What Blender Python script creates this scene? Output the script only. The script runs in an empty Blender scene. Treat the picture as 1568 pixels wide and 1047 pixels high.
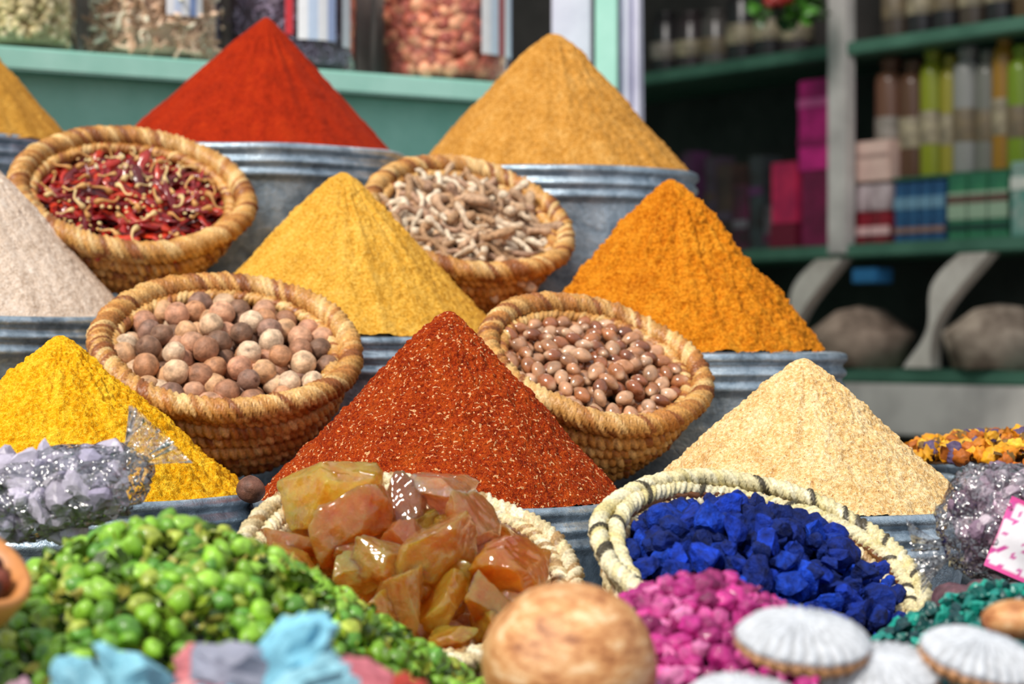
import bpy, bmesh, math, random
import numpy as np
from mathutils import Vector, Matrix, noise, Quaternion
random.seed(7); np.random.seed(7)
R_=random.random
U=random.uniform
EYE=1.25
sc=bpy.context.scene
sc.view_settings.view_transform='Standard'
def W(x,y,z): return Vector((x,y,z+EYE))
def lin(h):
    h=h.lstrip('#'); o=[]
    for i in (0,2,4):
        c=int(h[i:i+2],16)/255
        o.append(c/12.92 if c<=.04045 else ((c+.055)/1.055)**2.4)
    return tuple(o)
# ------------------------------------------------------------ materials
def newmat(name):
    m=bpy.data.materials.new(name); m.use_nodes=True
    nt=m.node_tree; b=nt.nodes['Principled BSDF']
    return m,nt,b
def N(nt,t,**k):
    n=nt.nodes.new(t)
    for a,v in k.items(): setattr(n,a,v)
    return n
def noi(nt,co,scale,detail=4,rough=.5):
    n=N(nt,'ShaderNodeTexNoise'); n.inputs['Scale'].default_value=scale
    n.inputs['Detail'].default_value=detail; n.inputs['Roughness'].default_value=rough
    nt.links.new(co,n.inputs['Vector']); return n
def ramp(nt,fac,stops):
    r=N(nt,'ShaderNodeValToRGB'); e=r.color_ramp.elements
    while len(e)<len(stops): e.new(.5)
    for i,(p,c) in enumerate(stops):
        e[i].position=p; e[i].color=(*c,1)
    nt.links.new(fac,r.inputs[0]); return r
def mix(nt,a,b,fac,mode='MIX'):
    n=N(nt,'ShaderNodeMix',data_type='RGBA',blend_type=mode)
    for s,v in ((0,fac),(6,a),(7,b)):
        if hasattr(v,'links'): nt.links.new(v,n.inputs[s])
        elif s==0: n.inputs[0].default_value=v
        else: n.inputs[s].default_value=(*v,1)
    return n.outputs[2]
def bump(nt,b,h,strength,dist):
    n=N(nt,'ShaderNodeBump'); n.inputs['Strength'].default_value=strength
    n.inputs['Distance'].default_value=dist
    nt.links.new(h,n.inputs['Height']); nt.links.new(n.outputs[0],b.inputs['Normal'])
def powder(name,dark,mid,light,speck=None,sthr=.62,grain=330,bs=1,bd=.004):
    m,nt,b=newmat(name); co=N(nt,'ShaderNodeTexCoord').outputs['Object']
    mp=N(nt,'ShaderNodeMapping'); mp.inputs['Scale'].default_value=(1,1,.45); nt.links.new(co,mp.inputs[0])
    big=noi(nt,mp.outputs[0],22,8,.7); fine=noi(nt,co,grain,3,.75); med=noi(nt,co,80,5,.7)
    c1=ramp(nt,big.outputs[0],[(.34,lin(dark)),(.5,lin(mid)),(.68,lin(light))]).outputs[0]
    c2=ramp(nt,fine.outputs[0],[(.37,lin(dark)),(.5,lin(mid)),(.63,lin(light))]).outputs[0]
    c=mix(nt,c1,c2,.6)
    if speck:
        s=noi(nt,co,grain*.8,1,.5)
        f=ramp(nt,s.outputs[0],[(sthr,(0,0,0)),(sthr+.04,(1,1,1))]).outputs[0]
        c=mix(nt,c,lin(speck),f)
    nt.links.new(c,b.inputs['Base Color']); b.inputs['Roughness'].default_value=.95
    b.inputs['Specular IOR Level'].default_value=.15
    a=N(nt,'ShaderNodeMath',operation='ADD'); nt.links.new(fine.outputs[0],a.inputs[0]); nt.links.new(med.outputs[0],a.inputs[1])
    bump(nt,b,a.outputs[0],bs,bd)
    return m
def attrmat(name,rough=.6,var=.35,scale=60,bs=.3,bd=.002,spec=.4,coat=0,trans=0,sss=0,metal=0,detail=4):
    m,nt,b=newmat(name); co=N(nt,'ShaderNodeTexCoord').outputs['Object']
    at=N(nt,'ShaderNodeAttribute',attribute_name='Col')
    n=noi(nt,co,scale,detail,.6)
    g=ramp(nt,n.outputs[0],[(.3,(1-var,)*3),(.7,(1+var*.4,)*3)]).outputs[0]
    c=mix(nt,at.outputs['Color'],g,1.0,'MULTIPLY')
    nt.links.new(c,b.inputs['Base Color']); b.inputs['Roughness'].default_value=rough
    b.inputs['Specular IOR Level'].default_value=spec; b.inputs['Coat Weight'].default_value=coat
    b.inputs['Transmission Weight'].default_value=trans; b.inputs['Metallic'].default_value=metal
    if sss:
        b.inputs['Subsurface Weight'].default_value=sss; b.inputs['Subsurface Radius'].default_value=(1,.5,.2)
        b.inputs['Subsurface Scale'].default_value=.03
    bump(nt,b,n.outputs[0],bs,bd)
    return m
def paint(name,hexc,hex2=None,rough=.5,scale=6,bs=.1,metal=0):
    m,nt,b=newmat(name); co=N(nt,'ShaderNodeTexCoord').outputs['Object']
    n=noi(nt,co,scale,6,.65)
    c=ramp(nt,n.outputs[0],[(.35,lin(hex2 or hexc)),(.6,lin(hexc))]).outputs[0]
    nt.links.new(c,b.inputs['Base Color']); b.inputs['Roughness'].default_value=rough
    b.inputs['Metallic'].default_value=metal
    bump(nt,b,n.outputs[0],bs,.003)
    return m
def clear(name,fac=.12,rough=.03,bsc=0,tint=(1,1,1),base=None,bd=.01):
    m=bpy.data.materials.new(name); m.use_nodes=True; nt=m.node_tree; nt.nodes.clear()
    o=N(nt,'ShaderNodeOutputMaterial'); t=N(nt,'ShaderNodeBsdfTransparent'); t.inputs[0].default_value=(*tint,1)
    g=N(nt,'ShaderNodeBsdfGlossy'); g.inputs['Roughness'].default_value=rough
    mx=N(nt,'ShaderNodeMixShader'); lw=N(nt,'ShaderNodeLayerWeight'); lw.inputs[0].default_value=fac
    a=N(nt,'ShaderNodeMath',operation='ADD',use_clamp=True); a.inputs[1].default_value=fac if base is None else base
    nt.links.new(lw.outputs['Fresnel'],a.inputs[0]); nt.links.new(a.outputs[0],mx.inputs[0])
    nt.links.new(t.outputs[0],mx.inputs[1]); nt.links.new(g.outputs[0],mx.inputs[2]); nt.links.new(mx.outputs[0],o.inputs[0])
    if bsc:
        co=N(nt,'ShaderNodeTexCoord').outputs['Object']; n=noi(nt,co,bsc,3,.6)
        bn=N(nt,'ShaderNodeBump'); bn.inputs['Strength'].default_value=1; bn.inputs['Distance'].default_value=bd
        nt.links.new(n.outputs[0],bn.inputs['Height']); nt.links.new(bn.outputs[0],g.inputs['Normal']); nt.links.new(bn.outputs[0],lw.inputs['Normal'])
    return m
def galv():
    m,nt,b=newmat('galvanized_steel'); co=N(nt,'ShaderNodeTexCoord').outputs['Object']
    v=N(nt,'ShaderNodeTexVoronoi'); v.inputs['Scale'].default_value=45; nt.links.new(co,v.inputs['Vector'])
    n=noi(nt,co,14,7,.75)
    c1=ramp(nt,n.outputs[0],[(.32,lin('#64727f')),(.48,lin('#a4b5c4')),(.66,lin('#e0edf8'))]).outputs[0]
    c2=ramp(nt,v.outputs['Color'],[(.2,(.72,.76,.8)),(.9,(1,1,1))]).outputs[0]
    nt.links.new(mix(nt,c1,c2,.8,'MULTIPLY'),b.inputs['Base Color'])
    r=ramp(nt,n.outputs[0],[(.3,(.5,)*3),(.7,(.22,)*3)]).outputs[0]
    nt.links.new(r,b.inputs['Roughness']); b.inputs['Metallic'].default_value=.65
    bump(nt,b,n.outputs[0],.5,.010)
    return m
GALV=galv()
# ------------------------------------------------------------ mesh helpers
def obj(name,V,F,mat,M=None,cols=None,smooth=True,parent=None):
    me=bpy.data.meshes.new(name); me.from_pydata(V.tolist() if isinstance(V,np.ndarray) else [tuple(v) for v in V],[],F); me.update()
    if cols is not None:
        a=me.color_attributes.new('Col','FLOAT_COLOR','POINT')
        c=np.ones((len(V),4)); c[:,:3]=cols; a.data.foreach_set('color',c.ravel())
    me.polygons.foreach_set('use_smooth',[smooth]*len(me.polygons))
    if mat: me.materials.append(mat)
    o=bpy.data.objects.new(name,me); sc.collection.objects.link(o)
    if M is not None: o.matrix_world=M
    if parent: 
        o.parent=parent
    return o
def empty(name,M):
    e=bpy.data.objects.new(name,None); e.empty_display_size=.05; sc.collection.objects.link(e); e.matrix_world=M; return e
def T(x,y,z): return Matrix.Translation(W(x,y,z))
def grid_faces(n,m,closed=True,off=0):
    F=[]
    for i in range(n-1):
        for j in range(m if closed else m-1):
            k=(j+1)%m
            F.append((off+i*m+j,off+i*m+k,off+(i+1)*m+k,off+(i+1)*m+j))
    return F
def lathe(prof,seg=96,cap=True):
    V=[];n=len(prof)
    for r,z in prof:
        for j in range(seg):
            a=2*math.pi*j/seg; V.append((r*math.cos(a),r*math.sin(a),z))
    F=[tuple(reversed(f)) for f in grid_faces(n,seg)]
    if cap: F.append(tuple((n-1)*seg+j for j in range(seg)))
    return V,F
def ico(sub):
    bm=bmesh.new(); bmesh.ops.create_icosphere(bm,subdivisions=sub,radius=1)
    V=np.array([v.co[:] for v in bm.verts]); F=[tuple(v.index for v in f.verts) for f in bm.faces]; bm.free(); return V,F
ICO={s:ico(s) for s in (1,2,3,4,5)}
def rock(sub,nplanes,dmin,dmax,amp,nsc,sc3=(1,1,1)):
    V,F=ICO[sub]; V=V.copy()
    for _ in range(nplanes):
        n=np.random.normal(size=3); n/=np.linalg.norm(n); d=U(dmin,dmax)
        t=np.maximum(0,V@n-d); V=V-t[:,None]*n
    o=Vector((U(0,50),U(0,50),U(0,50)))
    for i in range(len(V)):
        v=Vector(V[i]); V[i]*=1+amp*noise.noise(v*nsc+o)+amp*.5*noise.noise(v*nsc*2.7+o)
    return V*np.array(sc3),F
def tube(P,Rd,n=8,flat=1.0):
    P=[Vector(p) for p in P]; V=[];m=len(P)
    for i in range(m):
        t=(P[min(i+1,m-1)]-P[max(i-1,0)]).normalized()
        ref=Vector((0,0,1)) if abs(t.z)<.9 else Vector((0,1,0))
        a=t.cross(ref).normalized(); b=t.cross(a)
        for j in range(n):
            q=2*math.pi*j/n; V.append(P[i]+a*math.cos(q)*Rd[i]+b*math.sin(q)*Rd[i]*flat)
    F=grid_faces(m,n); F.append(tuple(range(n))[::-1]); F.append(tuple((m-1)*n+j for j in range(n)))
    return np.array([v[:] for v in V]),F
def boxVF(x0,x1,y0,y1,z0,z1):
    V=[(x,y,z) for x in (x0,x1) for y in (y0,y1) for z in (z0,z1)]
    F=[(0,1,3,2),(4,6,7,5),(0,4,5,1),(2,3,7,6),(0,2,6,4),(1,5,7,3)]
    return V,F
def join(parts):
    V=[];F=[];o=0
    for v,f in parts:
        V+= [tuple(p) for p in v]; F+=[tuple(i+o for i in q) for q in f]; o+=len(v)
    return V,F
def bevbox(name,dims,mat,M,bev=.004,parent=None):
    bm=bmesh.new(); bmesh.ops.create_cube(bm,size=1)
    for v in bm.verts: v.co=Vector((v.co.x*dims[0],v.co.y*dims[1],v.co.z*dims[2]))
    bmesh.ops.bevel(bm,geom=bm.edges[:],offset=bev,segments=2,affect='EDGES')
    me=bpy.data.meshes.new(name); bm.to_mesh(me); bm.free(); me.materials.append(mat)
    o=bpy.data.objects.new(name,me); sc.collection.objects.link(o)
    if parent: o.parent=parent; o.matrix_local=M
    else: o.matrix_world=M
    return o
def rmat(): 
    q=[random.gauss(0,1) for _ in range(4)]; l=math.sqrt(sum(a*a for a in q)) or 1
    return Quaternion([a/l for a in q]).to_matrix()
def scatter(name,temps,items,mat,M=None,smooth=True,parent=None):
    """items:(template,rot3x3,scale,pos,color); a template may carry per-vertex (blend, colour)"""
    VV=[];FF=[];CC=[];o=0
    for ti,rot,s,p,c in items:
        t=temps[ti]; V,F=t[0],t[1]; A=np.array(rot)
        VV.append((V*s)@A.T+np.array(p)); FF+=[tuple(i+o for i in f) for f in F]; o+=len(V)
        C=np.tile(np.array(c),(len(V),1))
        if len(t)>2: C=C*(1-t[2][:,None])+t[3]*t[2][:,None]
        CC.append(C)
    return obj(name,np.concatenate(VV),FF,mat,M,np.concatenate(CC),smooth,parent)
def darts(R,sp,tries=6000,ell=1.0):
    P=[];cell={}
    for _ in range(tries):
        r=R*math.sqrt(R_()); a=U(0,2*math.pi); x=r*math.cos(a);y=r*math.sin(a)*ell
        cx,cy=int(x//sp),int(y//sp); ok=True
        for i in (-1,0,1):
            for j in (-1,0,1):
                for q in cell.get((cx+i,cy+j),()):
                    if (q[0]-x)**2+(q[1]-y)**2<sp*sp: ok=False;break
                if not ok:break
            if not ok:break
        if ok: P.append((x,y)); cell.setdefault((cx,cy),[]).append((x,y))
    return P
def pick(pal,v=.12):
    c=lin(random.choice(pal)); k=1+U(-v,v); return tuple(min(1,x*k) for x in c)
# ------------------------------------------------------------ spice cones & tubs
def spice_cone(name,x,y,zb,r,h,ax,mat,ap=.035,lump=.004,fine=.0015,streak=.004,seed=0,convex=0.):
    nr,nt_=170,380; V=[]
    so=Vector((seed*7.3,seed*3.1,0)); nz=noise.noise
    for i in range(nr):
        t=(i/(nr-1))**1.1*1.03
        for j in range(nt_):
            a=2*math.pi*j/nt_; ca,sa=math.cos(a),math.sin(a)
            hh=h+ap*h-math.sqrt((ap*h)**2+(h*t)**2)+convex*h*math.sin(math.pi*min(t,1))
            rr=r*t; px=rr*ca+ax*(1-t); py=rr*sa
            p=Vector((px,py,hh))
            d=lump*nz(p*11+so)+lump*.5*nz(p*28+so)+fine*nz(p*95+so)+fine*.8*nz(p*210+so)
            d+=streak*nz(Vector((ca*9,sa*9,hh*5))+so)*min(1,t*3)
            d*=min(1,.25+t*4)
            n=Vector((ca*h,sa*h,r)).normalized()
            V.append((px+n.x*d,py+n.y*d,hh+n.z*d))
    F=[tuple(reversed(f)) for f in grid_faces(nr,nt_)]
    return obj(name,V,F,mat,T(x,y,zb))
def tub(x,y,zr,R,H):
    p=[(R-.02,-.05),(R-.012,-.02),(R-.009,-.002),(R-.005,.003),(R,.004),(R+.004,.002),(R+.006,-.003),(R+.005,-.009),(R+.001,-.012),
       (R-.002,-.015),(R-.003,-.019),(R+.001,-.023),(R+.004,-.027),(R+.004,-.031),(R+.001,-.035),(R-.004,-.039),(R-.004,-.043),
       (R-.000,-.047),(R+.002,-.052),(R-.001,-.057),(R-.006,-.062),(R-.008,-.068)]
    n=10
    for i in range(1,n+1):
        t=i/n; p.append((R-.008-.03*t,-.068-(H-.068-.006)*t))
    p+=[(R-.036,-H+.004),(R-.04,-H),(.001,-H)]
    V,F=lathe(p,160,False)
    V=[(vx+.003*noise.noise(Vector((vx*9,vy*9,vz*9))),vy+.003*noise.noise(Vector((vx*9,vy*9,vz*9+7))),vz+.003*noise.noise(Vector((vx*7+5,vy*7,0)))) for vx,vy,vz in V]
    return obj('galvanized_tub',V,F,GALV,T(x,y,zr))
TUM=powder('turmeric_powder','#c47c00','#efad0c','#ffda44',grain=210)
PAP=powder('paprika_flakes','#641204','#b03808','#d8641e','#f6ba84',.635,grain=250,bs=1,bd=.007)
BEI=powder('ginger_powder','#c28e50','#eec688','#ffecc4','#c08a58',.70,grain=200)
WHI=powder('pale_root_powder','#bca088','#ead2be','#fdf0e4',grain=240)
YEL=powder('curry_powder','#b67a1c','#e4a83a','#fad06c',grain=230)
ORA=powder('ras_el_hanout_powder','#a25004','#dc820f','#f4aa32',grain=210,bs=1,bd=.005)
RED=powder('red_pepper_powder','#6c1200','#a22404','#ba380a',grain=300,bs=.6)
TAN=powder('cumin_powder','#96601c','#d0903a','#ecba6e',grain=210)
OCH=powder('ochre_powder','#a8701f','#d79a3c','#e6b458',grain=300)
tubs=[(-.638,3.3,-.213,.272,.237),(-.10,3.3,-.222,.256,.228),(.40,3.3,-.232,.240,.218),
      (-.926,3.95,.037,.295,.287),(-.29,3.95,.004,.276,.254),(.275,3.95,-.022,.280,.228),
      (-1.16,4.6,.388,.28,.328),(-.52,4.6,.361,.308,.301),(.078,4.6,.322,.281,.262)]
for t in tubs: tub(*t)
spice_cone('turmeric_cone',-.638,3.3,-.213,.262,.222,.004,TUM,seed=1,lump=.007,fine=.0045,streak=.006)
spice_cone('paprika_cone',-.10,3.3,-.225,.248,.268,.012,PAP,ap=.06,seed=2,lump=.005,fine=.0036)
spice_cone('ginger_cone',.40,3.3,-.234,.230,.212,.01,BEI,ap=.06,seed=3,lump=.005,fine=.0034)
spice_cone('pale_root_powder_cone',-.926,3.95,.032,.282,.318,0,WHI,seed=4,lump=.003,fine=.0018)
spice_cone('curry_cone',-.29,3.95,.0,.266,.285,.006,YEL,ap=.07,seed=5,fine=.0028,streak=.005)
spice_cone('ras_el_hanout_cone',.262,3.95,-.026,.252,.300,.006,ORA,ap=.07,seed=6,lump=.007,fine=.0055,streak=.006)
spice_cone('ochre_cone',-1.12,4.6,.385,.25,.30,0,OCH,seed=7)
spice_cone('red_pepper_cone',-.515,4.6,.345,.294,.290,.035,RED,ap=.03,seed=8,lump=.003,fine=.0012)
spice_cone('cumin_cone',.074,4.6,.306,.270,.297,.008,TAN,ap=.09,seed=9,fine=.0028,streak=.004)
# ------------------------------------------------------------ stepped stand
DARKW=paint('dark_wood','#3a2a20','#1f1712',.7)
V,F=join([boxVF(-1.6,1.1,1.5,3.66,-.50,-.451),boxVF(-1.6,1.05,3.62,4.29,-.45,-.251),boxVF(-1.6,.38,4.25,4.95,-.45,.059),boxVF(-1.6,1.1,1.55,4.95,-1.2,-.5)])
obj('tiered_display_stand',V,F,DARKW,T(0,0,0),smooth=False)
# ------------------------------------------------------------ baskets
def ringVF(rad,h,rho,nst,twist,pal,rnd,ns=8,m=10,hs=1.0,wob=0.,deep=.5):
    n=nst*ns; cc=np.array([rnd(pal) for _ in range(nst)]); w0=U(0,9)
    th=np.arange(n)*2*math.pi/n; ct,st=np.cos(th),np.sin(th)
    rr=np.array([rad+wob*noise.noise(Vector((c*1.5,s*1.5,w0)))+wob*.3*noise.noise(Vector((c*14,s*14,w0))) for c,s in zip(ct,st)])
    hz=np.array([h+wob*noise.noise(Vector((c*1.5,s*1.5,w0+5)))+wob*.3*noise.noise(Vector((c*14,s*14,w0+3))) for c,s in zip(ct,st)])
    ph=np.arange(m)*2*math.pi/m
    arg=nst*th[:,None]/2+twist*ph[None,:]
    g=np.abs(np.sin(arg))**.5
    amp=1+.15*np.sin(np.floor(arg/math.pi)*2.4)
    q=rho*(1.08-deep+deep*g*amp)
    R=rr[:,None]+q*np.cos(ph)[None,:]
    V=np.stack([R*ct[:,None],R*st[:,None],hz[:,None]+q*hs*np.sin(ph)[None,:]],-1).reshape(-1,3)
    C=cc[(np.floor(arg/math.pi).astype(int))%nst].reshape(-1,3)
    i=np.arange(n)[:,None]; j=np.arange(m)[None,:]; k=(i+1)%n; l=(j+1)%m
    F=np.stack([i*m+j,k*m+j,k*m+l,i*m+l],-1).reshape(-1,4)
    return V,F,C
STRAW=['#d49c54','#bc7c3c','#e0ae6a','#9a5a2a','#eac080','#c88c46','#d8a25c']
CREAM=['#e9dcae','#f2e8c4','#e2d4a2','#efe4bc','#e6d8aa','#4a4232','#d8c88e']
CREAM2=['#e9d9b4','#f2e8c8','#dcc698','#b08c5c','#e4d2a4']
WEAVE=attrmat('woven_straw',.38,.45,300,.6,.0012,.5)
def basket(name,x,y,z,R,tilt,roll,D,rim,body,rr=.016,rows=5,rbf=.68,herr=False):
    M=T(x,y,z)@Matrix.Rotation(math.radians(roll),4,'Y')@Matrix.Rotation(math.radians(tilt),4,'X')
    Vs=[];Fs=[];Cs=[];o=0
    def add(v):
        nonlocal o
        Vs.append(v[0]);Cs.append(v[2]);Fs.append(v[1]+o);o+=len(v[0])
    n1=int(2*math.pi*R/.011)
    if herr:
        n1=int(2*math.pi*R/.0095)
        add(ringVF(R-.001,.002,rr*.78,n1,2,rim,pick,m=14,wob=.008)); add(ringVF(R-rr*1.15,-.004,rr*.72,n1,-2,rim,pick,m=14,wob=.008))
        add(ringVF(R-rr*2.0,-.016,rr*.6,n1,1.5,body,pick,m=12,wob=.005))
    else:
        add(ringVF(R-rr*.5,0,rr,n1,3,rim,pick,m=18,wob=.008,deep=.42))
        add(ringVF(R-rr*1.75,-rr*.6,rr*.6,n1,-1.5,rim,pick,wob=.004))
    rho=D/rows*.50
    for i in range(rows):
        t=(i+.75)/rows; rad=(R-rr*.8)*(1-(1-rbf)*t**2.0)-(.004)
        add(ringVF(rad,-rr*.6-D*t+rho*.6,rho*(1.14 if i%2 else .98),int(2*math.pi*rad/(.0125)),1.5 if i==0 else 1,body,pick,m=12,wob=.005,deep=.55))
        add(ringVF(rad-.006,-rr*.6-D*t+rho*1.6,rho*.55,int(2*math.pi*rad/.02),.5,['#6a3e1c','#7a4c24'],pick,ns=4,m=6))
    rb=(R-rr*.8)*rbf
    for k in range(6):
        add(ringVF(rb*(1-k/6.)-.002 if k<5 else .02,-rr*.6-D+.004,rho*.8,max(8,int(2*math.pi*rb*(1-k/6.2)/.016)),.5,body,pick,ns=5,m=8))
    return obj(name,np.concatenate(Vs),np.concatenate(Fs).tolist(),WEAVE,M,np.concatenate(Cs)),M
def zdome(x,y,R,h,dome): return h+dome*(1-(x*x+y*y)/R**2)
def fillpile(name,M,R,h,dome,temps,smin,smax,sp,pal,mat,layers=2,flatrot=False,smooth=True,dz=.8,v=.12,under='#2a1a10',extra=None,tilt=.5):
    items=[]
    for L in range(layers):
        for (x,y) in darts(R*(1 if L==0 else .97),sp):
            s=U(smin,smax); zz=zdome(x,y,R,h,dome)-L*dz*sp+U(-.1,.25)*sp
            rot=(Matrix.Rotation(U(0,6.283),3,'Z')@Matrix.Rotation(random.gauss(0,tilt),3,'Y')@Matrix.Rotation(random.gauss(0,tilt),3,'X')) if flatrot else rmat()
            items.append((random.randrange(len(temps)),rot,s,(x,y,zz),pick(pal,v)))
    if extra: items+=extra
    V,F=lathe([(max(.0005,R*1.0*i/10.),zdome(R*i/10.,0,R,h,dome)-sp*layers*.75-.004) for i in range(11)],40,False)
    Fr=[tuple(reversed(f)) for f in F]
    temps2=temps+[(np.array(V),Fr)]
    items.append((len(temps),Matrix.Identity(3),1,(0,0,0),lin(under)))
    return scatter(name,temps2,items,mat,M,smooth)
# chili basket
b,M=basket('chili_basket',-.667,4.12,.263,.207,32,11,.115,STRAW,STRAW,rr=.019,rows=5)
chi=[]
for k in range(10):
    L=U(.065,.10); c1=U(-.6,.6); c2=U(-.4,.4); w=U(.0085,.0125); P=[];Rd=[]
    for i in range(15):
        t=i/14; P.append((L*(t-.5),L*.5*c1*math.sin(t*3),L*.25*c2*math.sin(t*4)))
        Rd.append(max(.0008,w*(1-t**2.2)*(.45+.55*min(1,t*5))*(1+.4*noise.noise(Vector((t*6,k*3.3,0))))))
    V,F=tube(P,Rd,12,.45)
    for i in range(len(V)): V[i]+=.0018*np.array(noise.noise_vector(Vector(V[i])*90)[:])
    chi.append((V,F))
CHM=attrmat('dried_chili_skin',.28,.45,50,.4,.003,.5,.3)
REDS=['#a81c18','#861014','#bc2a1c','#780e18','#d03c20','#941820','#600a10','#b03028']
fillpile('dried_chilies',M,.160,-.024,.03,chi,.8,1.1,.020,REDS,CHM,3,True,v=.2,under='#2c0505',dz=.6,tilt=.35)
seed=[(ICO[1][0]*np.array((.0044,.0036,.0016)),ICO[1][1])]
stk=[]
for k in range(4):
    P=[(.03*(t/7.-.5),.006*math.sin(t*.5+k),.003*math.sin(t*.9)) for t in range(8)]
    stk.append(tube(P,[.0046,.0042,.0026,.0018,.0017,.0017,.0018,.002],6))
items=[]
for (x,y) in darts(.150,.0125):
    if noise.noise(Vector((x*20,y*20,3)))>.12: items.append((0,rmat(),U(.8,1.3),(x,y,zdome(x,y,.165,-.014,.03)+U(0,.006)),pick(['#f0d79a','#e8c27a','#f7e6bd','#e2b478'])))
for (x,y) in darts(.15,.036):
    items.append((1+random.randrange(4),Matrix.Rotation(U(0,6.3),3,'Z')@Matrix.Rotation(U(-.6,.6),3,'Y'),U(.9,1.4),(x,y,zdome(x,y,.165,-.010,.03)+U(0,.006)),pick(['#d8a868','#c89050','#e4c48a'])))
scatter('chili_seeds_and_stalks',seed+stk,items,attrmat('chili_seed',.5,.2),M)
# root basket
b,M=basket('dried_root_basket',-.079,4.12,.218,.183,33,15,.115,STRAW,STRAW,rr=.017,rows=5)
rts=[]
for k in range(10):
    L=U(.06,.095); c1=U(-1.8,1.8); w=U(.0050,.0080); P=[];Rd=[]
    for i in range(18):
        t=i/17; P.append((L*(t-.5)*math.cos(c1*.4),L*.42*c1*(t-.5)**2*4-.006+.005*math.sin(t*9+k),L*.09*math.sin(t*5+k)))
        Rd.append(w*(.65+.5*abs(noise.noise(Vector((t*5,k*7.7,0))))+.3*(t>.85)+.5*math.exp(-((t-.5)/.12)**2)*(k%3==0)))
    Rd[0]*=.6;Rd[-1]*=.6
    V,F=tube(P,Rd,9)
    for i in range(len(V)): V[i]+=.0013*np.array(noise.noise_vector(Vector(V[i])*190)[:])
    rts.append((V,F))
RTM=attrmat('dried_root_bark',.8,.5,120,.7,.003,.2)
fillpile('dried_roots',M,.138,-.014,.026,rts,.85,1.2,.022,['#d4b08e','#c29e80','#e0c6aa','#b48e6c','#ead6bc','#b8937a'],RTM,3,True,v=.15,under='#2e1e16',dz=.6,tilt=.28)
# nutmeg basket
b,M=basket('nutmeg_basket',-.433,3.55,-.004,.200,29,7,.14,STRAW,STRAW,rr=.018,rows=6)
nut=[]
for k in range(6):
    V,F=ICO[3]; V=V.copy(); o=Vector((k*9.1,0,0)); bl=np.zeros(len(V))
    for i in range(len(V)):
        v=Vector(V[i]); f=1+.06*noise.noise(v*1.5+o)+.05*noise.noise(v*5+o)
        pole=max(0,v.z); f-=.22*math.exp(-((1-pole)/.02)) ; f+=.05*math.exp(-((pole-.93)/.04)**2)
        bl[i]=.85*math.exp(-((1-pole)/.02))+.35*max(0,noise.noise(v*2.2+o*2))
        V[i]*=f
    V*=np.array((1,1,1.08)); nut.append((V,F,np.minimum(bl,1),np.array(lin('#5a3424'))))
NUTM=attrmat('nutmeg_shell',.5,.6,80,.7,.004,.4,detail=7)
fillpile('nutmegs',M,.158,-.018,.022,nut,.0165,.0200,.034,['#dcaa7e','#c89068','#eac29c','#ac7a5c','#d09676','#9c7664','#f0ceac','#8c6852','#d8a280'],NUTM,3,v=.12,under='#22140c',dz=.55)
# argan nut basket
b,M=basket('argan_nut_basket',.127,3.55,-.029,.175,29,15,.13,STRAW,STRAW,rr=.017,rows=6)
alm=[]
for k in range(5):
    V,F=ICO[3]; V=V.copy(); bl=np.clip((V[:,0]-.45)/.4,0,1)*.75
    for i in range(len(V)):
        x,y,z=V[i]; s=(1-.30*max(0,x)**2-.12*max(0,-x)**2); V[i]=(x*1.42,y*s*1.0,z*s*.85)
        V[i]*=1+.03*noise.noise(Vector(V[i])*2+Vector((k*5,0,0)))
    alm.append((V,F,bl,np.array(lin('#dcb490'))))
ALM=attrmat('argan_nut_shell',.2,.5,60,.25,.002,.6,.35)
fillpile('argan_nuts',M,.140,-.014,.02,alm,.0102,.0128,.0225,['#a46440','#b8805a','#905436','#cc9c78','#ae7048','#c08c68','#8a5236','#d4a888'],ALM,3,True,v=.15,under='#1c0c08',dz=.6,tilt=.35)
# amber resin basket
b,M=basket('amber_resin_basket',-.121,2.75,-.262,.198,25,8,.13,CREAM2,CREAM2,rr=.014,rows=6,herr=True)
amb=[rock(5,12,.45,.80,.09,2.4,(1.15,.85,.8)) for k in range(9)]
def resin():
    m,nt,b=newmat('amber_resin'); co=N(nt,'ShaderNodeTexCoord').outputs['Object']
    at=N(nt,'ShaderNodeAttribute',attribute_name='Col')
    n=noi(nt,co,22,7,.7); n2=noi(nt,co,60,3,.5)
    g=ramp(nt,n.outputs[0],[(.36,(.82,.55,.25)),(.5,(1,1,1)),(.62,(1.1,1.3,2.0))]).outputs[0]
    nt.links.new(mix(nt,at.outputs['Color'],g,1.0,'MULTIPLY'),b.inputs['Base Color'])
    r=ramp(nt,n2.outputs[0],[(.4,(.02,)*3),(.65,(.16,)*3)]).outputs[0]; nt.links.new(r,b.inputs['Roughness'])
    b.inputs['Transmission Weight'].default_value=.72; b.inputs['IOR'].default_value=1.3
    b.inputs['Subsurface Weight'].default_value=1; b.inputs['Subsurface Radius'].default_value=(1,.5,.15); b.inputs['Subsurface Scale'].default_value=.06
    b.inputs['Coat Weight'].default_value=1; b.inputs['Coat Roughness'].default_value=.03; b.inputs['Specular IOR Level'].default_value=.8
    bump(nt,b,n.outputs[0],.9,.012); return m
AMB=resin()
AP=['#ffb434','#ff9c24','#ffc858','#fc8c20','#f6a458','#ffac38','#f09048']
it=[]
for (x,y) in darts(.150,.052): it.append((random.randrange(9),rmat(),U(.030,.042),(x,y,zdome(x,y,.16,-.012,.03)),pick(AP)))
for (x,y) in darts(.145,.055): it.append((random.randrange(9),rmat(),U(.032,.040),(x,y,zdome(x,y,.16,-.06,.03)),pick(AP)))
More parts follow.
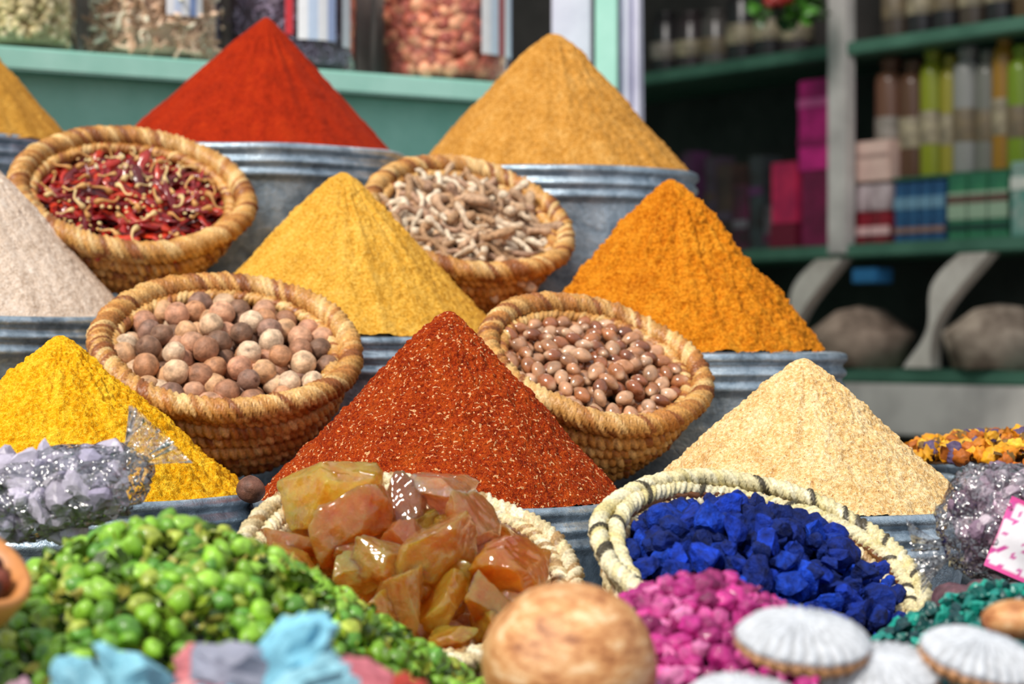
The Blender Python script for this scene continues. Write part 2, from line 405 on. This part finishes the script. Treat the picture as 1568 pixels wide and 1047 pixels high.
for (x,y,z,s,c) in [(-.115,.075,.045,.062,'#ffbe38'),(-.075,.02,.035,.056,'#ff9c38'),(.03,.11,.045,.050,'#f8b488'),(.03,-.03,.045,.060,'#ffb444'),(.125,-.035,.030,.052,'#ff9424'),(-.02,.09,.03,.044,'#c07848'),(.065,.04,.045,.048,'#fca868'),(0,-.1,.02,.046,'#ffb45c'),(.10,-.09,.015,.044,'#ffa844'),(-.03,-.05,.035,.040,'#ffbc54')]:
    it.append((random.randrange(9),rmat(),s,(x,y,z),lin(c)))
V,F=lathe([(.001,-.09),(.12,-.085),(.15,-.05)],40,False)
it.append((9,Matrix.Identity(3),1,(0,0,0),lin('#f0a860')))
scatter('amber_resin_lumps',amb+[(np.array(V),[tuple(reversed(f)) for f in F])],it,AMB,M)
# indigo basket
b,M=basket('indigo_basket',.296,2.75,-.262,.198,24,13,.13,CREAM,CREAM2,rr=.014,rows=6,herr=True)
blu=[rock(3,12,.42,.85,.14,2.8,(1,.85,.75)) for k in range(9)]
BLU=attrmat('indigo_pigment',.7,.8,90,1,.007,.3,detail=7)
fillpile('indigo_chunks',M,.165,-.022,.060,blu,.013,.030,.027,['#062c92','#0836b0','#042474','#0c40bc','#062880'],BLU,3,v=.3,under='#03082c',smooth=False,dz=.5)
# ------------------------------------------------------------ foreground heaps
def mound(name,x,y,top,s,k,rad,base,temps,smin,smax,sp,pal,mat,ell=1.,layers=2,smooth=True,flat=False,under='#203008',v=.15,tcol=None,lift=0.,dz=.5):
    def hz(px,py): 
        r=math.hypot(px,py/ell); return top+k-math.sqrt(k*k+(s*r)**2)
    items=[]
    for L in range(layers):
        for (px,py) in darts(rad,sp,22000,ell):
            z=hz(px,py)-L*dz*sp+U(-.15,.3)*sp+lift
            if z<base: continue
            ti=random.randrange(len(temps))
            rot=(Matrix.Rotation(U(0,6.283),3,'Z')@Matrix.Rotation(random.gauss(0,.6),3,'Y')@Matrix.Rotation(random.gauss(0,.6),3,'X')) if flat else rmat()
            c=pick(pal,v) if tcol is None else pick(tcol[ti],v)
            items.append((ti,rot,U(smin,smax),(px,py,z),c))
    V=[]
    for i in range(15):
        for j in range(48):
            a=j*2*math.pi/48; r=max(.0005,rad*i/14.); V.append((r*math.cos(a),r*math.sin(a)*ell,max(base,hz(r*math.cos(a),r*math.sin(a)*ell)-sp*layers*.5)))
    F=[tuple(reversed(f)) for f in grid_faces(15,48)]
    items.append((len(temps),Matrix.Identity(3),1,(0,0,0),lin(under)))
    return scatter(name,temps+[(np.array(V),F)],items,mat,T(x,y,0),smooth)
pod=[]
for k in range(4):
    V,F=ICO[2]; V=V.copy()
    for i in range(len(V)):
        x,y,z=V[i]; a=math.atan2(z,y); s=(1-.3*x*x)*(1+.06*math.cos(a*3+k)); V[i]=(x*1.35,y*s*.98,z*s*.92)
        V[i]*=1.0+.08*noise.noise(Vector(V[i])*2+Vector((k*4,0,0)))
    pod.append((V,F))
leaf=[]
for k in range(9):
    V=[];F=[]
    for i in range(6):
        for j in range(4):
            u=i/5-.5; w=(j/3-.5)*math.cos(u*2.7)*.9
            p=Vector((u*2,w*1.4,.5*u*u*U(.5,2)+.6*w*w)); p+=.45*Vector(noise.noise_vector(p*2.1+Vector((k*5,0,0))))
            V.append(p[:])
    F=grid_faces(6,4,False); leaf.append((np.array(V),F))
GRM=attrmat('green_bud',.38,.5,120,.5,.003,.5,.2,detail=6)
Gp=['#7cae28','#90c634','#6a9e28','#9cd044','#5e9a30','#acbc44']; Gl=['#6c901e','#90aa2a','#4c6e16','#a4b040','#789826','#3e5818','#b4ac4c','#5c821e']
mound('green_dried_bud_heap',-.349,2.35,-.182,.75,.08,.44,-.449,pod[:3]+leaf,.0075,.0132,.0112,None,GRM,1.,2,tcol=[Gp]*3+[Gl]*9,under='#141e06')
bud=[]
for k in range(4):
    V,F=ICO[3]; V=V.copy()
    for i in range(len(V)):
        v=Vector(V[i]); a=math.atan2(v.y,v.x); V[i]*=(1+.22*abs(math.sin(a*2.5+k+v.z*1.5))-.12+.3*noise.noise(v*2.3+Vector((k*8,0,0)))); 
    bud.append((V*np.array((.9,.9,1.15)),F))
PKM=attrmat('magenta_petal',.45,.55,100,.6,.004,.4,.15,detail=6)
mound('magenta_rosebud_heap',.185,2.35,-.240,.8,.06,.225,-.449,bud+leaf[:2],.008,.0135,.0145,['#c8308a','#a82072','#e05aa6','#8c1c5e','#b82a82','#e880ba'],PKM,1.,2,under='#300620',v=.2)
mound('purple_petal_heap',.02,2.13,-.352,.7,.05,.15,-.449,leaf,.006,.010,.010,['#6e2a6a','#8a3a7c','#4a1c48','#9a4a80'],PKM,1.,2,under='#1c081c')
TEM=attrmat('teal_crystal',.35,.5,60,.4,.003,.5)
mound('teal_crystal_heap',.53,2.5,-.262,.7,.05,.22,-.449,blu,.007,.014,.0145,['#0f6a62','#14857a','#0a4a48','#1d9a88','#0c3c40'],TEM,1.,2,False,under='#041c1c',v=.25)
PAST=['#8cc8de','#74bcd6','#aadce8','#8cc8de','#c87878','#d49090','#8a7f98']
mound('mixed_crystal_heap',-.25,1.86,-.285,.8,.05,.16,-.449,blu,.016,.022,.028,PAST,attrmat('pastel_crystal',.6,.4,30,.5,.004),1.,3,False,under='#304048',v=.1)
big=[rock(3,7,.5,.85,.35,2.2,(1.3,.8,.7)) for k in range(6)]
it=[]
for (x,y,z,s,c) in [(-.345,1.9,-.285,.030,'#8ccae0'),(-.305,1.9,-.276,.036,'#8ccade'),(-.262,1.93,-.268,.026,'#d07a80'),(-.222,1.9,-.262,.032,'#8c8ea0'),(-.185,1.9,-.258,.042,'#86c8e0'),(-.15,1.87,-.272,.032,'#9ad2e4'),(-.12,1.88,-.276,.028,'#c8707c'),(-.085,1.86,-.285,.026,'#b84034'),(-.24,1.86,-.292,.03,'#a07080'),(-.40,1.9,-.295,.028,'#b890a0')]:
    it.append((random.randrange(6),rmat(),s,(x,y,z),lin(c)))
scatter('pastel_crystal_lumps',big,it,attrmat('pastel_lump',.6,.4,24,.8,.008),T(0,0,0),False)
# dried gourd
V,F=ICO[4]; V=V.copy()
for i in range(len(V)):
    v=Vector(V[i]); a=math.atan2(v.y,v.x)
    V[i]*=1+.035*noise.noise(v*1.3)+.012*math.cos(a*5)*(1-v.z*v.z)-.06*math.exp(-(1-v.z)/.03)+.008*noise.noise(v*6)
m,nt,bb=newmat('pale_gourd_shell'); co=N(nt,'ShaderNodeTexCoord').outputs['Object']
mp=N(nt,'ShaderNodeMapping'); mp.inputs['Scale'].default_value=(1,1,2.2); nt.links.new(co,mp.inputs[0])
n1=noi(nt,mp.outputs[0],24,8,.75)
c=ramp(nt,n1.outputs[0],[(.38,lin('#8a4c24')),(.46,lin('#c48450')),(.54,lin('#dca26a')),(.64,lin('#f4d4a8'))]).outputs[0]
nt.links.new(c,bb.inputs['Base Color']); bb.inputs['Roughness'].default_value=.35; bump(nt,bb,n1.outputs[0],.4,.005)
obj('dried_gourd',V*np.array((.079,.079,.074)),F,m,T(.051,2.1,-.288)@Matrix.Rotation(.3,4,'X'))
# scalloped clay discs
SHM=attrmat('shell_disc_clay',.8,.35,120,.8,.003,.2)
def shell_disc(x,y,z,r,tx,ty,rz):
    n=224;V=[];C=[]
    pr=[(0.001,.30,0),(.15,.295,.0),(.25,.285,.3),(.4,.262,.7),(.55,.23,.9),(.7,.185,1),(.82,.135,1),(.92,.07,1),(.98,.0,1),(1.,-.05,1),(.955,-.07,.4),(.95,-.10,.3),(1.,-.14,1),(.97,-.22,1),(.82,-.30,.5),(.5,-.33,.1),(.001,-.33,0)]
    wc=np.array(lin('#d0d4dc')); gc=np.array(lin('#8e8a88')); oc=np.array(lin('#c48e60')); od=np.array(lin('#8a6040'))
    for k,(a,zz,rib) in enumerate(pr):
        for j in range(n):
            th=2*math.pi*j/n; g=abs(math.cos(th*14+.5*math.sin(a*12)))**.6; q=rib*.07*(1-g); rr=r*a*(1+.025*noise.noise(Vector((math.cos(th)*2,math.sin(th)*2,x*9))))
            V.append((rr*(1-q)*math.cos(th),rr*(1-q)*math.sin(th),r*(zz-q*1.2*(1 if zz>-.06 else -1)+.012*rib*math.sin(a*40))+.0012*noise.noise(Vector((rr*math.cos(th)*140,rr*math.sin(th)*140,0)))))
            f=min(1,max(0,(k-9)/3)); w_=wc*(1-(1-g)*rib*.6)+gc*(1-g)*rib*.6; o_=oc*(1-(1-g)*.7)+od*(1-g)*.7; C.append(w_*(1-f)+o_*f)
    F=[tuple(reversed(f)) for f in grid_faces(len(pr),n)]
    M=T(x,y,z)@Matrix.Rotation(math.radians(tx),4,'X')@Matrix.Rotation(math.radians(ty),4,'Y')@Matrix.Rotation(rz,4,'Z')@Matrix.Diagonal((1,1,1.1,1))
    obj('scalloped_clay_disc',V,F,SHM,M,np.array(C))
for a in [(.248,2.0,-.250,.058,14,4,0),(.312,2.0,-.280,.052,18,-6,1),(.400,2.0,-.266,.054,14,12,2),(.192,1.94,-.298,.055,16,2,3),
          (.285,1.93,-.325,.052,12,-3,1),(.375,1.92,-.330,.052,14,4,1.4),(.46,2.0,-.31,.05,12,5,.4),
          (.2,2.04,-.325,.052,5,3,.2),(.30,2.06,-.335,.052,4,-3,.2),(.40,2.06,-.33,.052,4,3,.9),(.24,1.97,-.375,.056,0,3,.2),(.36,1.98,-.375,.056,3,0,.2),(.46,2.02,-.37,.056,3,0,.2),(.2,1.97,-.42,.056,0,0,.2),(.32,1.96,-.42,.056,0,0,.2),(.44,1.98,-.42,.056,0,0,.2)]:
    shell_disc(*a)
V,F=ICO[3]; obj('small_gourd',V*np.array((.032,.028,.018)),F,m,T(.455,2.12,-.25))
# left wooden bowl
V,F=lathe([(.03,-.05),(.055,-.035),(.068,-.01),(.072,.012),(.070,.018),(.064,.018),(.058,.0),(.045,-.02),(.001,-.03)],64,False)
F=[tuple(reversed(f)) for f in F]
Mb=T(-.502,2.1,-.205)@Matrix.Rotation(.35,4,'X')@Matrix.Rotation(.5,4,'Y')
e=obj('wooden_bowl',V,F,paint('bowl_wood','#d08a4c','#a8622e',.45,20),Mb)
it=[(random.randrange(6),rmat(),U(.01,.014),(x,y,.002+U(0,.006)),pick(['#5a2a20','#7a3c2c','#3c1c18'])) for x,y in darts(.05,.018)]
scatter('dried_fruit_pieces',nut,it,NUTM,Mb)
scatter('stray_nutmeg',nut,[(1,rmat(),.018,(0,0,0),lin('#7a5040'))],NUTM,T(-.337,3.03,-.19))
# ------------------------------------------------------------ bags
PLA=clear('clear_plastic_film',.18,.12,34,base=.22,bd=.025)
def bag(name,x,y,z,s,rot,pal,seed,label=False,csc=.012,ruf=None,cn=260):
    M=T(x,y,z)@rot; e=empty(name,M)
    V,F=ICO[5]; V=V.copy(); V=np.sign(V)*np.abs(V)**.8
    for i in range(len(V)):
        v=Vector(V[i]); n=noise.noise(v*2.2+Vector((seed,0,0))); n2=abs(noise.noise(v*3.5+Vector((0,seed,0))))
        n3=abs(noise.noise(v*8+Vector((0,seed,4))))
        V[i]*=1+.12*n-.24*n2-.13*n3
    V=V*np.array(s)
    P=[(V,F)]
    rv=[];n,mm=90,9; rx,ry,rz,rs=ruf
    for i in range(mm):
        for j in range(n):
            a=2*math.pi*j/n; t=i/(mm-1); w=1+t*(.30*math.sin(a*5+seed)+.18*math.sin(a*11+seed*2)+.1*math.sin(a*23))
            rr=rs*(.22+.85*t)*w
            ax=Vector((.80,0,.6)) if rx>0 else Vector((-.8,-.1,-.4))
            u_=Vector((0,1,0)); v_=ax.cross(u_).normalized()
            p=Vector((rx,ry,rz))+ax*rs*1.6*t+u_*rr*.45*math.cos(a)+v_*rr*math.sin(a)
            rv.append(p[:])
    P.append((rv,grid_faces(mm,n)))
    VV,FF=join(P)
    obj('film',VV,FF,PLA,None,None,True,e)
    it=[]
    for _ in range(cn):
        d=Vector((random.gauss(0,1),random.gauss(0,1),random.gauss(0,1))).normalized()*U(.58,.74)
        it.append((random.randrange(9),rmat(),U(.7,1.3)*csc,(d.x*s[0],d.y*s[1],d.z*s[2]),pick(pal,.2)))
    cm=attrmat(name+'_contents',.4,.3,60,.4)
    scatter('contents',blu,it,cm,None,False,e)
    it=[(0,Matrix.Identity(3),1,(0,0,0),lin(pal[0]))]
    V,F=ICO[3]; scatter('contents_core',[(V*np.array(s)*.62,F)],it,cm,None,True,e)
    if label:
        V=[];C=[]
        for i in range(21):
            for j in range(25):
                u=i/20;w=j/24; V.append((-.020+.062*u+.012*w,-s[1]*1.03-.002+.012*(abs(u-.5)**2)*2+.002*math.sin(w*9),-.050+.085*w-.01*u))
                edge=min(u,1-u,w,1-w)<.05
                nn=noise.noise(Vector((u*7,w*9,3)))
                C.append(lin('#e0509a') if edge else (lin('#f0ecf2') if nn<.22 else lin('#d050a0')))
        obj('label',V,grid_faces(21,25,False),attrmat('printed_label',.3,.05),None,np.array(C),True,e)
    return e
bag('bag_of_grey_stones',-.535,2.72,-.174,(.122,.058,.052),Matrix.Rotation(-.18,4,'Y'),['#b4acbe','#c8c0d4','#948ca4','#a49eb6'],3.,csc=.026,ruf=(.092,0,.016,.034),cn=100)
bag('bag_of_dried_petals',.572,2.74,-.212,(.076,.05,.074),Matrix.Rotation(.25,4,'Y'),['#a88ca0','#bca8b8','#846c80','#c8b8c4'],8.,True,csc=.018,ruf=(-.055,-.02,-.045,.030),cn=150)
scatter('fig_pieces',nut,[(i%6,rmat(),.022,(.50+.03*(i%3),2.63+.025*(i//3),-.30+.01*R_()),lin('#6a4a54')) for i in range(9)],NUTM,T(0,0,0))
tub(.80,3.62,-.20,.19,.25)
mound('marigold_petal_heap',.78,3.6,-.142,.35,.06,.175,-.215,leaf+bud,.009,.014,.0135,['#e8a41c','#d98412','#f2bc3a','#b8641a','#5c4c70','#7a5a28','#e89a10'],attrmat('marigold_petal',.6,.4,90),1.,2,under='#3c2408',v=.2)
# ------------------------------------------------------------ left shelf with jars
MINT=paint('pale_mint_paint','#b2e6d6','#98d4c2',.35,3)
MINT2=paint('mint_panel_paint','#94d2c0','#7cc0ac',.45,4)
ex=Vector((1.02,.69,0)); ang=math.atan2(.69,1.02)
def LM(s,off,z):
    e=ex.normalized(); n=Vector((-e.y,e.x,0)); return Matrix.Translation(W(-1.09,5.0,0)+e*s+n*off+Vector((0,0,z)))@Matrix.Rotation(ang,4,'Z')
sh=empty('jar_shelf',LM(.5,0,.60))
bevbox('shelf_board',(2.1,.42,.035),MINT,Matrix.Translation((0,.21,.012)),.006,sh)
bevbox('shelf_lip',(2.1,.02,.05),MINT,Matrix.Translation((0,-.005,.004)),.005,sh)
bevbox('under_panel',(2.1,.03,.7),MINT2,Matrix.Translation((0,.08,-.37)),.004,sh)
bevbox('back_panel',(2.1,.03,.95),paint('dim_back_panel','#a29a96','#6c6664',.6,3),Matrix.Translation((0,.43,.5)),.004,sh)
GL=clear('jar_glass',.08,.05,base=.03)
REFL=attrmat('painted_reflection',.4,.05)  # carries the reflection colours painted onto the jars
JARM=attrmat('jar_contents_skin',.5,.4,40,.4,.003,.4)
def jar(s,R,temps,pal,size,z0=.632,H=.55,refl=None):
    M=LM(s,.03+R,z0); e=empty('glass_jar',M)
    V,F=lathe([(.001,.0),(R*.9,.0),(R,.015),(R,H*.82),(R*.92,H*.9),(R*.7,H*.95),(R*.72,H)],72,False)
    obj('glass',V,F,GL,None,None,True,e)
    V,F=lathe([(.001,H+.04),(R*.5,H+.04),(R*.76,H+.03),(R*.76,H-.01),(R*.74,H-.01)],48,False)
    obj('lid',V,F,paint('jar_lid','#b03030','#802020',.3),None,None,True,e)
    it=[];fill=H*.6
    for _ in range(min(2600,max(520,int(6500*R*fill*(.02/size)**1.6)))):
        a=U(math.pi,2*math.pi); it.append((random.randrange(len(temps)),rmat(),size*U(.7,1.2),(R*.84*math.cos(a),R*.84*math.sin(a),U(.025,fill)),pick(pal,.2)))
    V,F=lathe([(.001,fill),(R*.8,fill-.01),(R*.82,.02),(.001,.02)],40,False)
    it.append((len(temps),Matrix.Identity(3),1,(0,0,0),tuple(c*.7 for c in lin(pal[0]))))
    scatter('jar_contents',temps+[(np.array(V),F)],it,JARM,None,True,e)
    if refl:  # reflections in the glass, painted as bright curved patches
        for (a0,a1,z1,z2,cs) in refl:
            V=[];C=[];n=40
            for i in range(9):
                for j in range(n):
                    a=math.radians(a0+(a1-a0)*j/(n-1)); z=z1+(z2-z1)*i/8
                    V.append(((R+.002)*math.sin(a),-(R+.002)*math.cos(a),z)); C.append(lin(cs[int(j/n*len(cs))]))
            obj('painted_reflection',V,grid_faces(9,n,False),REFL,None,np.array(C),True,e)
nut2=[(a[0],a[1]) for a in nut]
jar(.10,.135,[ICO[2]],['#d8c898','#c0b080','#ecdcb0','#a09868'],.010)
jar(.44,.165,[(V/.045,F) for V,F in rts[:5]],['#ffdcbe','#ecc6a8','#fff0d8','#d0a888'],.030,refl=[(-12,20,.10,.30,['#e8e6ea','#c8d4ee','#f4f4f6','#8aa0d0','#f4f4f6'])])
jar(.80,.165,[(V/.045,F) for V,F in rts[:4]],['#88788c','#a491aa','#6a5c70','#b8acc8'],.018,refl=[(-30,-24,.08,.30,['#c83038']),(-20,14,.07,.30,['#f0f0f4','#c8d8f0','#f4f4f8','#a8b8e0']),(22,34,.06,.3,['#e4e8f0'])])
jar(1.24,.175,nut2[:4],['#c86c54','#e08c6c','#a45044','#f0aa84','#b86050'],.019,refl=[(2,50,.07,.32,['#f0eef0','#d8e2f2','#b85050','#f4f4f8','#c8d4f0'])])
WHP=paint('white_lilac_paint','#dcdcec','#c4c4d8',.4,4)
bevbox('trim_1',(.055,.06,2.3),MINT,T(.235,5.85,.0),.005)
bevbox('trim_2',(.10,.05,2.3),WHP,T(.15,5.92,.0),.005)
def drape():
    V=[];n,mm=24,20
    for i in range(mm):
        for j in range(n):
            t=j/(n-1);q=i/(mm-1); V.append((.268+.055*t+.012*q*(t),5.84+.012*math.sin(t*14+q),-.2+1.4*(1-q)))
    obj('white_curtain',V,grid_faces(mm,n,False),WHP,T(0,0,0))
drape()
# ------------------------------------------------------------ right-hand shop shelving
er=Vector((.5735,-.819,0)); ar=math.atan2(-.819,.5735)
def SM(s,off,z): 
    n=Vector((.819,.5735,0)); return Matrix.Translation(W(.84,8.5,0)+er*s+n*off+Vector((0,0,z)))@Matrix.Rotation(ar,4,'Z')
GRS=paint('green_shelf_paint','#4a7462','#355c4c',.5,3)
GRY=paint('pale_grey_post','#d0ccc8','#a8a4a2',.6,3)
se=empty('shop_shelving',SM(.4,0,0))
for z in (1.0,.31,-.115): bevbox('shelf_board',(3.4,.45,.045),GRS,Matrix.Translation((0,.2,z)),.005,se)
bevbox('back_board',(3.4,.03,3.2),paint('dark_back_board','#4a4644','#282626',.8,2),Matrix.Translation((0,.45,.3)),.005,se)
bevbox('upright',(.09,.05,1.6),GRY,Matrix.Translation((.12,-.01,1.1)),.005,se)
bevbox('lower_rail',(3.4,.04,.17),GRY,Matrix.Translation((0,-.01,-.225)),.005,se)
bevbox('lower_panel',(3.4,.03,.6),DARKW,Matrix.Translation((0,.04,-.6)),.005,se)
def bracket(s):
    n=26
    A=[];B=[]
    for i in range(n):
        t=i/(n-1); cx=.26*(1-t)**1.6-.02*math.sin(t*6.28); cz=.285-.37*t
        wdt=.045+.03*math.sin(t*math.pi*2.0+.6)
        A.append((cx-wdt,cz)); B.append((cx+wdt,cz))
    V=[];F=[]
    for yy in (-.02,.03):
        for a,b_ in zip(A,B): V+=[(a[0],yy,a[1]),(b_[0],yy,b_[1])]
    for i in range(n-1):
        o=2*i; F.append((o,o+1,o+3,o+2)); k=2*n+o; F.append((k,k+2,k+3,k+1)); F.append((o,o+2,k+2,k)); F.append((o+1,k+1,k+3,o+3))
    F.append((0,2*n,2*n+1,1)); F.append((2*n-2,2*n-1,4*n-1,4*n-2))
    obj('shelf_bracket',V,F,paint('bracket_paint','#d8d2ca','#b4aca4',.5),SM(s,-.01,0),None,False)
bracket(.22); bracket(.90)
def sbox(name,s,z,w,h,dep,col,col2=None,off=.03,bands=None):
    e=empty(name,SM(s+w/2,off,z+h/2))
    bevbox('body',(w,dep,h),paint(name+'_card',col,col2 or col,.5,14),Matrix.Translation((0,dep/2,0)),.004,e)
    for (zc,bh,bc) in (bands or []):
        bevbox('printed_band',(w*.99,.004,bh),paint(name+'_band',bc,bc,.5,9),Matrix.Translation((0,-.001,zc)),.001,e)
Z0=.333
for i in range(3): sbox('red_white_box',.42+.1*i,Z0,.095,.11,.12,'#8e1c2c','#5c1420',bands=[(-.01,.03,'#d8b0b0')]) 
for i in range(3): sbox('white_carton',.42+.1*i,Z0+.112,.095,.09,.12,'#c8b8bc','#988488')
sbox('cream_box',.41,.545,.30,.14,.14,'#e0c0b4','#ccaaa0',bands=[(.02,.015,'#b09088')])
for i in range(4): sbox('blue_box',.735+.06*i,Z0,.056,.20,.12,'#2c5c84','#24446c',bands=[(.03,.04,'#6a90a8'),(-.06,.02,'#8a6a60')])
for i in range(3): sbox('green_box',.985+.09*i,Z0,.085,.22,.12,'#3a7e58','#28604a',bands=[(.0,.09,'#90a890'),(.02,.03,'#84343c'),(-.07,.02,'#203c34')])
for i in range(3): sbox('teal_box',1.26+.1*i,Z0,.09,.24,.12,'#4c8c80','#98a8a0',bands=[(.05,.04,'#c8ccc4')])
sbox('magenta_package',.255,.60,.17,.32,.12,'#cc2884','#a01c68',bands=[(.08,.03,'#e068a8'),(-.06,.03,'#8a1858')]); sbox('magenta_package',.27,Z0,.15,.27,.12,'#7a1c48','#5c1838')
sbox('pink_box',.11,.42,.135,.22,.12,'#c82c58','#98204c'); sbox('crimson_box',.10,Z0,.14,.09,.12,'#6c1830')
cs=['#5a2440','#4c4050','#6a2838','#3c4448','#583058','#4a3a34','#4a5a44','#6c6870','#846070']
s=-.55
while s<.08:
    w=U(.05,.09); h=U(.15,.45); c=random.choice(cs); sbox('dark_packet',s,Z0,w,h,.1,c,'#2c2426',off=.08,bands=[(U(-.05,.05),.03,random.choice(cs))]); s+=w+.008
def bottle(name,s,z,r,h,col,off=.12):
    V,F=lathe([(.001,0),(r*.95,0),(r,.01),(r,h*.8),(r*.9,h*.86),(r*.62,h*.88),(r*.6,h*.92),(r*.7,h*.92),(r*.7,h),(.001,h)],32,False)
    e=empty(name,SM(s,off,z)); obj('body',V,F,paint(name+'_glass',col,col,.25,6),None,None,True,e)
    V,F=lathe([(r+.001,h*.25),(r+.002,h*.26),(r+.002,h*.5),(r+.001,h*.51)],32,False); obj('paper_band',V,F,paint('bottle_paper',random.choice(['#a89c80','#7a6a50','#948c84']),'#5c5448',.5,20),None,None,True,e)
for s_,c,r,h in [(.63,'#6a4a3a',.055,.42),(.74,'#5c4030',.05,.40),(.83,'#848c24',.045,.43),(.91,'#948c34',.035,.40),(.99,'#8c8c88',.05,.42),(1.08,'#74746c',.04,.40),(1.15,'#987028',.04,.46),(1.23,'#748c28',.05,.40),(1.33,'#68863a',.05,.38)]:
    bottle('spice_bottle',s_,.553,r,h,c)
sbox('divider_board',.72,.54,.72,.012,.3,'#3c6850')
for i in range(8): bottle('dark_jar',.66+i*.12,1.024,.052,.30,random.choice(['#3a3430','#4a4038','#2c2a2c','#5a4630']))
for i in range(6): bottle('dark_jar',-.6+i*.15,1.024,.06,U(.2,.3),random.choice(['#54504e','#2c2a2c','#3c3436']))
it=[(random.randrange(6),rmat(),U(.03,.05),(U(-.14,.1),U(-.05,.05),U(-.03,.12)),pick(['#3a6a20','#4c8a2c','#2c5018'])) for _ in range(40)]
scatter('hanging_foliage',leaf,it,GRM,T(.95,7.9,1.11))
scatter('hanging_red_peppers',[pod[0]],[(0,rmat(),.025,(.03*i,0,.02*R_()),lin('#901c14')) for i in range(3)],GRM,T(.86,7.85,1.13))
mnd=[('#a89484',.50),('#b0a090',1.15)]
for c,s_ in mnd:
    V,F=lathe([(.001,-.0),(.14,.0),(.17,.10),(.16,.11),(.08,.17),(.001,.19)],48,False)
    V=[(x+.012*noise.noise(Vector((x*12,y*12,z*12))),y,z+.02*noise.noise(Vector((x*9,y*9,z*9)))) for x,y,z in V]
    obj('burlap_sack',V,F,paint('sack_fabric',c,'#5c4c40',.9,12,.5),SM(s_,.1,-.085)@Matrix.Scale(1.1,4))
sbox('dark_crate',.30,-.09,.14,.14,.12,'#3c4430'); sbox('blue_tissue_pack',.56,.20,.12,.05,.08,'#2a6a9c',off=.0)
# ------------------------------------------------------------ room shell
SH=paint('shop_wall_plaster','#5a5654','#3c3a3a',.9,2)
V,F=boxVF(-4,4.5,10.2,10.3,-1.25,3.2); obj('wall_back',V,F,SH,T(0,0,0),smooth=False)
V,F=boxVF(-4,4.5,5.2,10.2,2.3,2.4); obj('ceiling',V,F,SH,T(0,0,0),smooth=False)
V,F=boxVF(-4,4.5,-3,10.2,-1.25,-1.2); obj('floor',V,F,paint('concrete_floor','#8a8078','#6a625c',.9,4),T(0,0,0),smooth=False)
V,F=boxVF(-1.72,-1.64,4.6,10.2,-1.2,2.3); obj('wall_left',V,F,MINT2,T(0,0,0),smooth=False)
V,F=boxVF(4.4,4.5,5.2,10.2,-1.2,2.3); obj('wall_right',V,F,SH,T(0,0,0),smooth=False)
# ------------------------------------------------------------ light & camera
w=bpy.data.worlds.new('daylight'); sc.world=w; w.use_nodes=True
bg=w.node_tree.nodes['Background']; bg.inputs[0].default_value=(.88,.94,1,1); bg.inputs[1].default_value=.78
def sun(name,rot,e,ang,c):
    l=bpy.data.lights.new(name,'SUN'); l.energy=e; l.angle=math.radians(ang); l.color=c
    o=bpy.data.objects.new(name,l); o.rotation_euler=[math.radians(a) for a in rot]; sc.collection.objects.link(o); o.location=(0,0,4)
sun('soft_sun',(44,0,-34),3.8,9,(1,.94,.84))
l=bpy.data.lights.new('shop_fill_light','AREA'); l.energy=52; l.size=.9; l.color=(1,.95,.9)  # added fill light with no visible source, brightens the shop background
o=bpy.data.objects.new('shop_fill_light',l); o.location=W(.2,6.6,2.2); o.rotation_euler=(math.radians(25),0,0); sc.collection.objects.link(o)
cam=bpy.data.cameras.new('camera'); co_=bpy.data.objects.new('camera',cam); sc.collection.objects.link(co_)
cam.lens=82.65; cam.sensor_width=36; cam.sensor_fit='HORIZONTAL'
co_.location=(0,0,EYE); co_.rotation_euler=(math.radians(90),0,0)
cam.dof.use_dof=True; cam.dof.focus_distance=3.1; cam.dof.aperture_fstop=4.2
cam.clip_start=.05
sc.camera=co_
